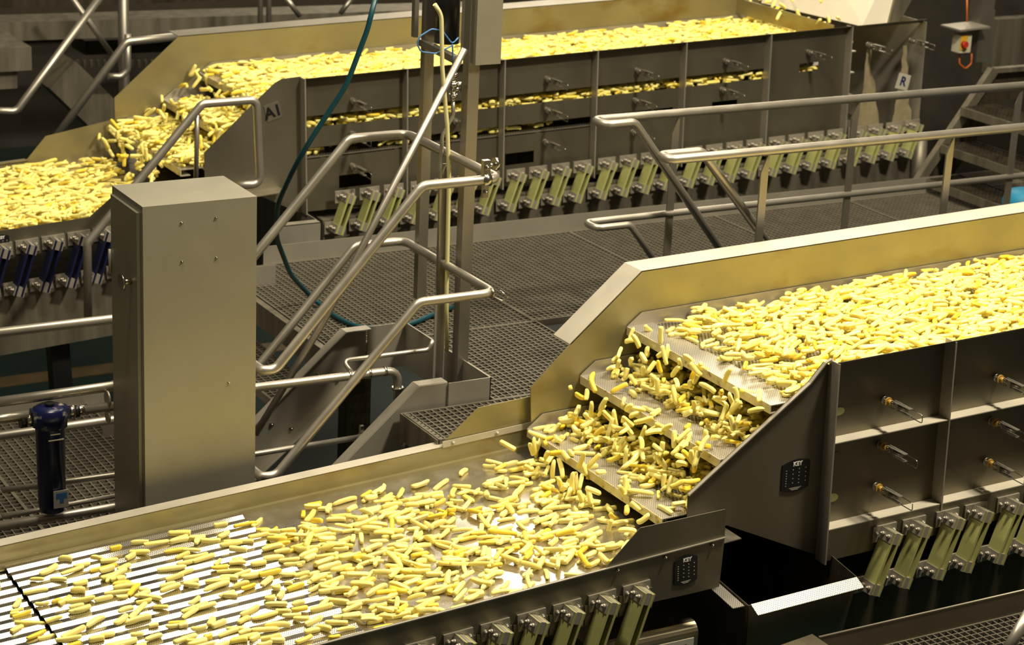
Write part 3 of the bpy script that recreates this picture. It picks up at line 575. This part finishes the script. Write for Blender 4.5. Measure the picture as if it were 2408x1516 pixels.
part('cable_tie', MB().tube([(4.26, yn-.03, MZ+.02), (4.30, yn-.04, MZ-.015), (4.275, yn-.03, MZ-.03), (4.25, yn, MZ-.02)], .003, .01, 6).cyl((4.235, yn, MZ), (4.242, yn, MZ), .023, 12), 'bolt', h)
# right-hand stair rails
def urail(name, label, yo, yi, top, tip_px, ret_px, end_px, mid=None, posts=()):
    t = thing(name, label, 'handrail', (7, yo, WZ)); x0 = P(*tip_px, z=top)[0]; xr = P(*ret_px, z=top)[0]; e = P(*end_px, y=yi)
    e2 = np.array((xr, yi, top))+(e-np.array((xr, yi, top)))*1.5
    part('top_rail', MB().tube([(10.2, yo, top), (x0, yo, top), (x0, yi, top), (xr, yi, top), e2], R*.98, .05, 14), 'tube', t)
    if mid:
        tp, rp, ep = mid; x0 = P(*tp, z=top-.5)[0]; xr = P(*rp, z=top-.5)[0]; e = P(*ep, y=yi); e2 = np.array((xr, yi, top-.5))+(e-np.array((xr, yi, top-.5)))*1.5
        part('mid_rail', MB().tube([(10.2, yo, top-.5), (x0, yo, top-.5), (x0, yi, top-.5), (xr, yi, top-.5), e2], R*.8, .045, 12), 'tube', t)
    for (px, py) in posts:
        xx = P(px, py, y=yo)[0]
        part('post', MB().xz([(xx+.018, top-.015), (xx+.012, top-.015), (xx-.022, top-.10), (xx-.022, WZ-.05), (xx+.018, WZ-.05)][::-1], yo-.005, yo+.005), 'tube_d', t)
urail('handrail', 'longer handrail of the right-hand stair, farther from the camera, with a mid rail', 8.36, 8.25, RZ, (1388, 280), (1492, 288), (1690, 580), ((1368, 520), (1472, 524), (1535, 606)), [(1590, 290), (2012, 260), (2398, 220)])
urail('handrail', 'shorter steel handrail of the right-hand stair, beside the foreground screen', 7.56, 7.65, RZ, (1565, 372), (1655, 358), (1797, 560), None, [(1800, 380), (2235, 345)])
# far-left rails
yl = 9.75
h3 = thing('handrail', 'square-ended guard rail in front of the back screen at upper left', 'handrail', (3.7, yl, LZ))
A = [P(*p, y=yl) for p in [(207, 745), (205, 572), (262, 498), (476, 244), (603, 234), (612, 432), (560, 436)]]
part('rail', MB().tube([A[0], A[1], A[3], A[4], A[5], A[6]], R, .045, 14), 'tube', h3)
part('post', MB().tube([P(464, 252, y=yl), P(461, 425, y=yl)], .012, .01, 10), 'tube', h3)
h4 = thing('handrail', 'sloping handrail running up behind the back screen at far left', 'handrail', (4.0, 11.9, WZ))
B = [P(*p, y=11.9) for p in [(140, 310), (298, 98), (450, 82)]]
B[0] = B[1]+(B[0]-B[1])*1.25
part('rail', MB().tube(B, .024, .06, 14), 'tube', h4)
h5 = thing('handrail', 'bent handrail in the top left corner', 'handrail', (3.9, 12.8, WZ))
part('rail', MB().tube([P(*p, y=12.8) for p in [(-30, 260), (38, 262), (236, -8)]], .024, .06, 14), 'tube', h5)
# ------------------------------------------------------------------ posts with box, valve, cables
yc = 7.97
pc = thing('support_post', 'square steel post carrying the box, right one of the pair at top centre', 'post', (4.345, yc, WZ))
t0, t1 = P(1128, 0, y=yc), P(1080, 893, y=yc)
part('post', MB().box((t1[0]-.027, yc-.027, WZ-.1), (t1[0]+.027, yc+.027, -1.35)), 'tube_d', pc)
bx0, bx1, bz = P(1112, 100, y=yc-.02)[0], P(1157, 100, y=yc-.02)[0], P(1150, 148, y=yc-.02)[2]
part('junction_box', MB().box((bx0, yc-.05, bz), (bx1+.03, yc+.09, -1.35)), 'cab', pc, 'grey box bolted to the post')
part('cross_arm', MB().bar(P(990, 98, y=8.33), P(1072, 140, y=yc), .03, .03), 'tube_d', pc)
pa = P(998, 300, y=8.3)
solo('support_post', MB().box((pa[0]-.02, 8.28, P(985, 700, y=8.3)[2]), (pa[0]+.026, 8.32, -1.4)), 'tube_d', 'square steel post hung left of the air cylinder, ending at the mid rail', 'post')
pm = P(1035, 600, y=8.02)
solo('support_post', MB().box((pm[0]-.026, 8.0, WZ-.12), (pm[0]+.012, 8.006, P(1045, 385, y=8.0)[2])).box((pm[0]+.008, 7.97, WZ-.12), (pm[0]+.012, 8.0, P(1045, 385, y=8.0)[2])), 'steel', 'narrow channel upright between the two square posts', 'post')
br = solo('brace_tube', MB().tube([P(1093, 114, y=7.925), P(760, 757, y=8.02), P(600, 1022, y=8.02)], .0155, .2, 12), 'tube_d', 'long diagonal brace tube from the box post down to the cabinet', 'tube')
cy0, cy1 = P(1035, 0, y=8.2), P(1050, 100, y=8.2)
ac = thing('air_cylinder', 'black cylinder hanging between the square posts at top centre', 'cylinder', (cy1[0], 8.2, cy1[2]))
part('barrel', MB().cyl((cy1[0]-.0, 8.2, cy1[2]), (cy1[0]-.0, 8.2, -1.4), .055, 20), 'black', ac)
part('bracket', MB().box((cy1[0]-.135, 8.25, cy1[2]+.02), (cy1[0]-.115, 8.28, -1.4)), 'tube_d', ac)
vp = P(1066, 210, y=7.98)
va = thing('air_valve', 'small stacked pipe valve with fittings beside the box post', 'valve', tuple(vp))
vb = MB()
z = vp[2]
for r_, z0_, z1_ in ((.010, .11, .07), (.016, .07, .055), (.012, .055, .03), (.018, .03, .01), (.013, .01, -.02), (.019, -.02, -.035), (.012, -.035, -.05)): vb.cyl((vp[0], vp[1], z+z0_), (vp[0], vp[1], z+z1_), r_, 12)
vb.cyl((vp[0], vp[1], z+.0), (vp[0]+.035, vp[1], z+.0), .010, 10).cyl((vp[0]+.03, vp[1], z-.012), (vp[0]+.03, vp[1], z+.03), .009, 10)
part('fittings', vb, 'bolt', va)
part('air_pipe', MB().tube([(vp[0], vp[1], z-.05), P(1066, 270, y=7.98), P(1040, 318, y=7.98), P(1036, 400, y=7.96), P(1030, 700, y=7.96)], .009, .04, 10), 'tube', va)
solo('air_line', MB().tube([P(*p, y=7.95) for p in [(1078, 88), (1064, 104), (1040, 72), (1015, 68), (988, 85), (980, 102), (990, 122), (1025, 126), (1062, 108), (1064, 104), (1066, 180)]], .0035, .03, 8), 'bluehose', 'thin blue air line looped round the left post', 'hose')
solo('cable', MB().tube([P(*p, y=7.94) for p in [(1022, 10), (1038, 35), (1040, 160), (1052, 300), (1056, 420), (1050, 700), (1051, 826)]], .0095, .12, 10), 'cable', 'pale yellow cable hanging down between the posts', 'cable')
hp_ = [P(*p, y=yy) for p, yy in [((884, -10), 8.4), ((864, 70), 8.4), ((815, 200), 8.42), ((700, 375), 8.5), ((652, 480), 8.7), ((650, 560), 8.9)]]
hq = [P(*p, z=WZ+.013) for p in [(735, 702), (800, 752), (850, 772), (960, 765), (1012, 742), (1065, 722)]]
md = P(683, 645, y=9.05)
solo('hose', MB().tube(hp_+[md]+hq, .012, .5, 12, 8), 'hose', 'dark teal rubber hose looping down onto the mesh walkway', 'hose')
# ------------------------------------------------------------------ pipes and filter at left
yp = 7.90
def pz(px, py): return P(px, py, y=yp)
pw = thing('water_pipe', 'steel water pipe passing behind the cabinet and turning down at an elbow', 'pipe', tuple(pz(932, 960)))
part('pipe', MB().tube([pz(168, 967), pz(607, 910), pz(936, 870), pz(934, 968)], .0195, .06, 14), 'tube', pw)
cf = MB()
for (x_, y_) in ((822, 884), (868, 878), (905, 873)): q = pz(x_, y_); cf.cyl(q-np.array((.005, 0, 0)), q+np.array((.005, 0, 0)), .023, 14)
q = pz(935, 912); cf.cyl(q-np.array((0, 0, .006)), q+np.array((0, 0, .006)), .026, 14); q = pz(180, 966); cf.cyl(q, q+np.array((.03, 0, 0)), .022, 14)
part('collar', cf, 'bolt', pw)
part('branch_pipe', MB().tube([pz(832, 880), P(805, 848, y=7.95), P(1008, 822, y=7.95), P(1018, 800, y=7.95)], .0105, .03, 10), 'tube', pw)
solo('water_pipe', MB().tube([pz(-40, 990), pz(66, 976)], .0195, .05, 14), 'tube', 'steel pipe stub entering the blue filter at the left edge', 'pipe')
bf = pz(118, 1000)
fx = bf[0]; fz = bf[2]
bfl = thing('water_filter', 'dark blue cartridge filter housing with chipped head at left edge', 'filter', (fx, yp, fz-.36))
part('bowl', MB().lathe([(0, -.37), (.05, -.37), (.056, -.34), (.060, -.0), (.066, .0), (.068, .03), (.0, .03)], (fx, yp, fz)), 'filterblue', bfl)
part('head', MB().lathe([(.0, .0), (.072, .0), (.074, .05), (.070, .075), (.052, .086), (0, .086)], (fx, yp, fz), 10).box((fx-.075, yp-.03, fz+.03), (fx+.075, yp+.03, fz+.075)), 'filtertop', bfl, 'blue head with paint chipped to metal')
part('vent_cap', MB().cyl((fx, yp, fz+.086), (fx, yp, fz+.1), .02, 10), 'black', bfl)
part('pipe_union', MB().cyl((fx-.10, yp, fz+.035), (fx-.078, yp, fz+.035), .029, 8), 'bolt', bfl)
part('pipe_union', MB().cyl((fx+.078, yp, fz+.045), (fx+.1, yp, fz+.045), .029, 8), 'bolt', bfl)
part('rubber_ring', MB().cyl((fx-.125, yp, fz+.033), (fx-.10, yp, fz+.033), .026, 12), 'black', bfl)
part('rubber_ring', MB().cyl((fx+.1, yp, fz+.045), (fx+.12, yp, fz+.045), .026, 12), 'black', bfl)
lb = part('label', MB().box((fx-.012, yp-.0625, fz-.34), (fx+.05, yp-.058, fz-.265)), 'plate', bfl, 'white and blue paper label')
part('printed_marks', MB().box((fx-.002, yp-.0630, fz-.30), (fx+.044, yp-.0624, fz-.275)).box((fx+.012, yp-.0630, fz-.32), (fx+.030, yp-.0624, fz-.30)), 'bluehose', lb)
bd = MB()
for (w0_, w1_, zo) in ((-.02, .02, -.015), (-.028, .035, -.04)): bd.box((fx+w0_, yp-.0672, fz+zo-.003), (fx+w1_, yp-.062, fz+zo+.001))
part('embossed_marks', bd, 'plate', bfl)
fg_ = P(262, 955, y=yp)
fl2 = MB().cyl(fg_+np.array((-.02, 0, .035)), fg_+np.array((-.012, 0, .035)), .034, 14).cyl(fg_+np.array((-.02, 0, -.04)), fg_+np.array((-.012, 0, -.04)), .028, 14).box(tuple(fg_+np.array((-.018, -.02, -.05))), tuple(fg_+np.array((-.012, .02, .04))))
solo('pipe_clamp', fl2, 'steel', 'round pipe clamp where the water pipe meets the cabinet', 'clamp')
solo('drain_pipe', MB().tube([P(*p, y=8.05) for p in [(5, 1152), (268, 1117), (605, 1066), (892, 1020)]], .0125, .02, 12), 'tube', 'thin level pipe passing low behind the cabinet and the stair rail', 'pipe')
q = P(850, 1027, y=8.08); solo('pipe_clamp', MB().cyl(q-np.array((.01, 0, 0)), q+np.array((.01, 0, 0)), .02, 12).box(tuple(q+np.array((-.008, -.01, .0))), tuple(q+np.array((.008, .01, .055)))).cyl(q+np.array((0, -.015, -.04)), q+np.array((0, .015, -.04)), .013, 10), 'bolt', 'small bolted clamp on the thin pipe left of the near stair side plate', 'clamp')
solo('drain_pipe', MB().tube([P(*p, y=8.1) for p in [(5, 1215), (270, 1166)]], .011, .02, 12), 'tube', 'lowest thin pipe at left, just above the conveyor flange', 'pipe')
# machinery under the walkway opening
dz = P(880, 920, y=8.6)
solo('duct_pipe', MB().cyl((3.55, 8.9, -4.25), (4.75, 8.2, -4.05), .10, 20), 'steel', 'fat pipe running under the stair opening', 'pipe')
for k, (p_, q_) in enumerate([((905, 985), (1000, 1080))]):
    pass
sf = thing('steel_trestle', 'rusty brown steel frame under the stair opening', 'frame', (4.0, 8.6, FLOOR))
part('beam', MB().bar((3.3, 9.3, -4.42), (4.7, 7.9, -4.5), .05, .05), 'dark', sf); part('beam', MB().bar((3.0, 9.6, -4.5), (4.4, 8.1, -4.6), .08, .08), 'dark', sf)
part('leg', MB().box((4.25, 8.95, FLOOR), (4.38, 9.05, -3.4)), 'dark', sf); part('leg', MB().box((3.3, 9.4, FLOOR), (3.4, 9.5, -4.1)), 'dark', sf)
# drip tray at left foot of the far screen
d0, d1 = P(652, 530, y=10.1), P(752, 520, y=10.1)
solo('drip_tray', MB().box((d0[0], 10.08, d0[2]-.12), (d1[0], 10.084, d0[2])).box((d0[0], 10.08, d0[2]-.004), (d1[0], 10.14, d0[2])).box((d1[0]-.004, 10.08, d0[2]-.12), (d1[0], 10.4, d0[2])), 'steel', 'small lipped tray under the left foot of the back screen', 'tray')
# ------------------------------------------------------------------ background upper left
def band(name, m, pa_, pb_, y, dep, label, cat, hpx):
    a = P(*pa_, y=y); b = P(*pb_, y=y); h_ = hpx/FPX*float(CAM[2] @ a)
    mb = MB(); vs = []
    for yy in (y, y+dep):
        for q, dz_ in ((a, 0), (b, 0), (b, -h_), (a, -h_)): vs.append((q[0], yy, q[2]+dz_))
    mb.add(vs, [(0, 3, 2, 1), (4, 5, 6, 7), (0, 1, 5, 4), (1, 2, 6, 5), (2, 3, 7, 6), (3, 0, 4, 7)]); return solo(name, mb, m, label, cat)
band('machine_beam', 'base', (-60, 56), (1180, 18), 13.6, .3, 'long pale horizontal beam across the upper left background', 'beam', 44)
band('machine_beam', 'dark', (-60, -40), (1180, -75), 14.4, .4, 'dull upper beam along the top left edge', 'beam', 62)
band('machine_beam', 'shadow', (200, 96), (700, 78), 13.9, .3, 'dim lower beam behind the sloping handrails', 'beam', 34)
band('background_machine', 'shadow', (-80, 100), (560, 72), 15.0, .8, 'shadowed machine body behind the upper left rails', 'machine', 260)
nb_ = P(180, 150, y=14.6)
slats = thing('slatted_guard', 'dim slatted guard seen through the rails at upper left', 'guard', tuple(nb_))
for k in range(16):
    q = P(180+16*k, 142, y=14.6); part('slat', MB().box((q[0], 14.6, q[2]-.05), (q[0]+.02, 14.62, q[2]+.0)), 'base', slats)
for n_, (px, lab) in enumerate([(290, 'thick round post left of the back screen'), (612, 'left one of two thin posts behind the back screen'), (632, 'right one of two thin posts behind the back screen')]):
    q = P(px, 40, y=13.0); r_ = .035 if n_ == 0 else .018
    solo('round_post', MB().tube([(q[0], 13.0, -4.6 if n_ == 0 else -3.2), (q[0], 13.0, -1.5)], r_, .02, 14), 'tube_d', lab, 'post')
solo('brace_tube', MB().tube([P(165, -10, y=13.2), P(268, 135, y=13.2)], .018, .02, 10), 'tube', 'thin brace crossing behind the corner handrail', 'tube')
solo('pipe_bend', MB().tube([P(300, 80, y=12.9), P(300, 165, y=12.9), P(285, 180, y=12.9), P(255, 180, y=12.9)], .022, .05, 12), 'tube', 'pipe bend hooked behind the sloping handrail', 'pipe')
solo('brace_tube', MB().tube([P(672, -5, y=13.2), P(705, 38, y=13.2)], .018, .02, 10), 'tube', 'short brace above the flange of the back screen', 'tube')
solo('brace_tube', MB().tube([P(828, -5, y=13.2), P(800, 32, y=13.2)], .018, .02, 10), 'tube_d', 'brace leaning left above the back screen', 'tube')
ch0, ch1 = P(130, 165, y=13.2), P(270, 300, y=13.2)
solo('inclined_duct', MB().bar(ch0, ch1+(ch1-ch0)*.6, .30, .24), 'base', 'inclined square duct dropping behind the upper left rails', 'duct')
e0 = P(0, 112, y=12.9); e1 = P(75, 165, y=12.9)
hd = thing('inlet_hopper', 'pale boxy duct head at the left edge', 'duct', (e0[0], 12.9, e1[2]-.3))
part('box', MB().box((e0[0]-.4, 12.9, e1[2]), (e1[0], 13.4, P(40, 112, y=12.9)[2])), 'base', hd)
part('hood', MB().add([(e0[0]-.4, 12.9, P(40, 112, y=12.9)[2]), (e1[0], 12.9, P(40, 112, y=12.9)[2]), (e1[0]-.06, 13.4, P(40, 60, y=13.4)[2]), (e0[0]-.4, 13.4, P(40, 60, y=13.4)[2])], [(0, 1, 2, 3)]), 'base', hd)
part('foot', MB().box((e0[0]-.4, 12.95, e1[2]-.12), (e1[0]-.08, 13.3, e1[2])), 'base', hd)
# ------------------------------------------------------------------ background upper right
sl0 = loc2w(F0, 3.68, .1, .03); 
fd = thing('feed_slide', 'pale sloping feed slide dropping potato strips onto the back screen at top right', 'slide', tuple(sl0))
s_ = lambda u, v, w_: tuple(loc2w(F0, u, v, w_))
part('slide_sheet', MB().add([s_(3.70, 1.02, -.03), s_(3.84, .14, -.04), s_(4.02, .12, -.03), s_(4.16, .12, .6), s_(3.95, 1.02, .6)], [(0, 1, 2, 3, 4)]), 'slide', fd)
part('slide_wall', MB().add([s_(4.02, .10, -.03), s_(4.10, .10, -.03), s_(4.50, .10, .6), s_(4.16, .10, .6), s_(4.02, .12, -.03), s_(4.10, .12, -.03), s_(4.50, .12, .6), s_(4.16, .12, .6)], [(0,3,2,1),(4,5,6,7),(0,1,5,4),(1,2,6,5),(2,3,7,6),(3,0,4,7)]), 'base', fd)
yq = 10.7
c0 = P(2320, 60, y=yq)
eq = thing('drive_column', 'dim steel column with a cable guide at the top right', 'column', (c0[0], yq, P(2320, 178, y=yq)[2]))
part('column', MB().box((c0[0]-.06, yq, P(2320, 145, y=yq)[2]), (c0[0]+.05, yq+.12, -1.6)), 'tube_d', eq)
part('cable_guide', MB().box((c0[0]+.05, yq+.02, P(2340, 130, y=yq)[2]), (c0[0]+.08, yq+.1, P(2340, 25, y=yq)[2])), 'base', eq)
part('shelf', MB().bar(P(2235, 66, y=yq), P(2305, 58, y=yq), .2, .012), 'steel', eq)
sx = P(2270, 103, y=yq-.05)
sw = thing('isolator_switch', 'cream and yellow isolator switch with a red knob at top right', 'switch', tuple(sx))
part('casing', MB().box((sx[0]-.045, yq-.05, sx[2]-.06), (sx[0]+.05, yq+.03, sx[2]+.06)), 'cream', sw)
part('face_plate', MB().box((sx[0]-.045, yq-.056, sx[2]-.04), (sx[0]+.01, yq-.05, sx[2]+.055)), 'yellow', sw)
part('rotary_knob', MB().cyl((sx[0]-.022, yq-.056, sx[2]), (sx[0]-.022, yq-.085, sx[2]), .022, 14), 'red', sw)
part('cable_loop', MB().tube([P(2256, 124, y=yq), P(2256, 150, y=yq), P(2270, 162, y=yq), P(2284, 150, y=yq), P(2285, 126, y=yq)], .006, .03, 8).tube([P(2274, -5, y=yq), P(2274, 52, y=yq)], .006, .02, 8), 'orange', sw, 'orange cable loop')
solo('equipment_enclosure', MB().box((P(2345, 50, y=11.2)[0], 11.2, P(2345, 175, y=11.2)[2]), (13, 11.3, P(2345, 46, y=11.2)[2])), 'base', 'dull flat machine panel at the top right edge', 'panel')
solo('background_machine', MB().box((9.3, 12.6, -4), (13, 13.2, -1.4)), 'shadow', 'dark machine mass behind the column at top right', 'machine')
s0, s1p = P(2130, 470, y=9.98), P(2335, 165, y=9.98)
rs = thing('stair', 'dark open stair climbing at the right edge beyond the handrails', 'stair', (9.2, 9.4, WZ))
part('stringer', MB().bar(s0, s1p, .06, .045, up=(0, 1, 0)), 'base', rs, 'pale sloping stringer')
part('stringer', MB().xz([(s0[0], s0[2]), (s1p[0], s1p[2]), (s1p[0]+.5, s1p[2]), (s1p[0]+.5, s1p[2]-.2), (s1p[0]+.12, s1p[2]-.2), (s0[0]+.3, s0[2])][::-1], 10.0, 10.01), 'dark', rs)
part('top_rail', MB().bar(s1p, s1p+np.array((.9, 0, .0)), .05, .03), 'base', rs)
for k, (px, py) in enumerate([(2262, 252), (2215, 340), (2180, 420)]):
    q = P(px, py, y=9.95); tr = grating(rs, q[0], q[0]+.27, 9.05, 9.95, q[2], name='tread', m_='dark'); part('tread_nosing', MB().box((q[0]-.01, 9.05, q[2]-.05), (q[0], 9.95, q[2]+.002)), 'base', rs)
tq = P(2425, 468, y=9.0)
solo('tarpaulin', MB().lathe([(0, -.12), (.16, -.12), (.17, 0), (.14, .06), (.08, .075), (0, .08)], (tq[0]+.0, 9.0, tq[2]-.02), 14), 'tarp', 'bright blue covered bundle at the right edge below the handrail', 'bundle')
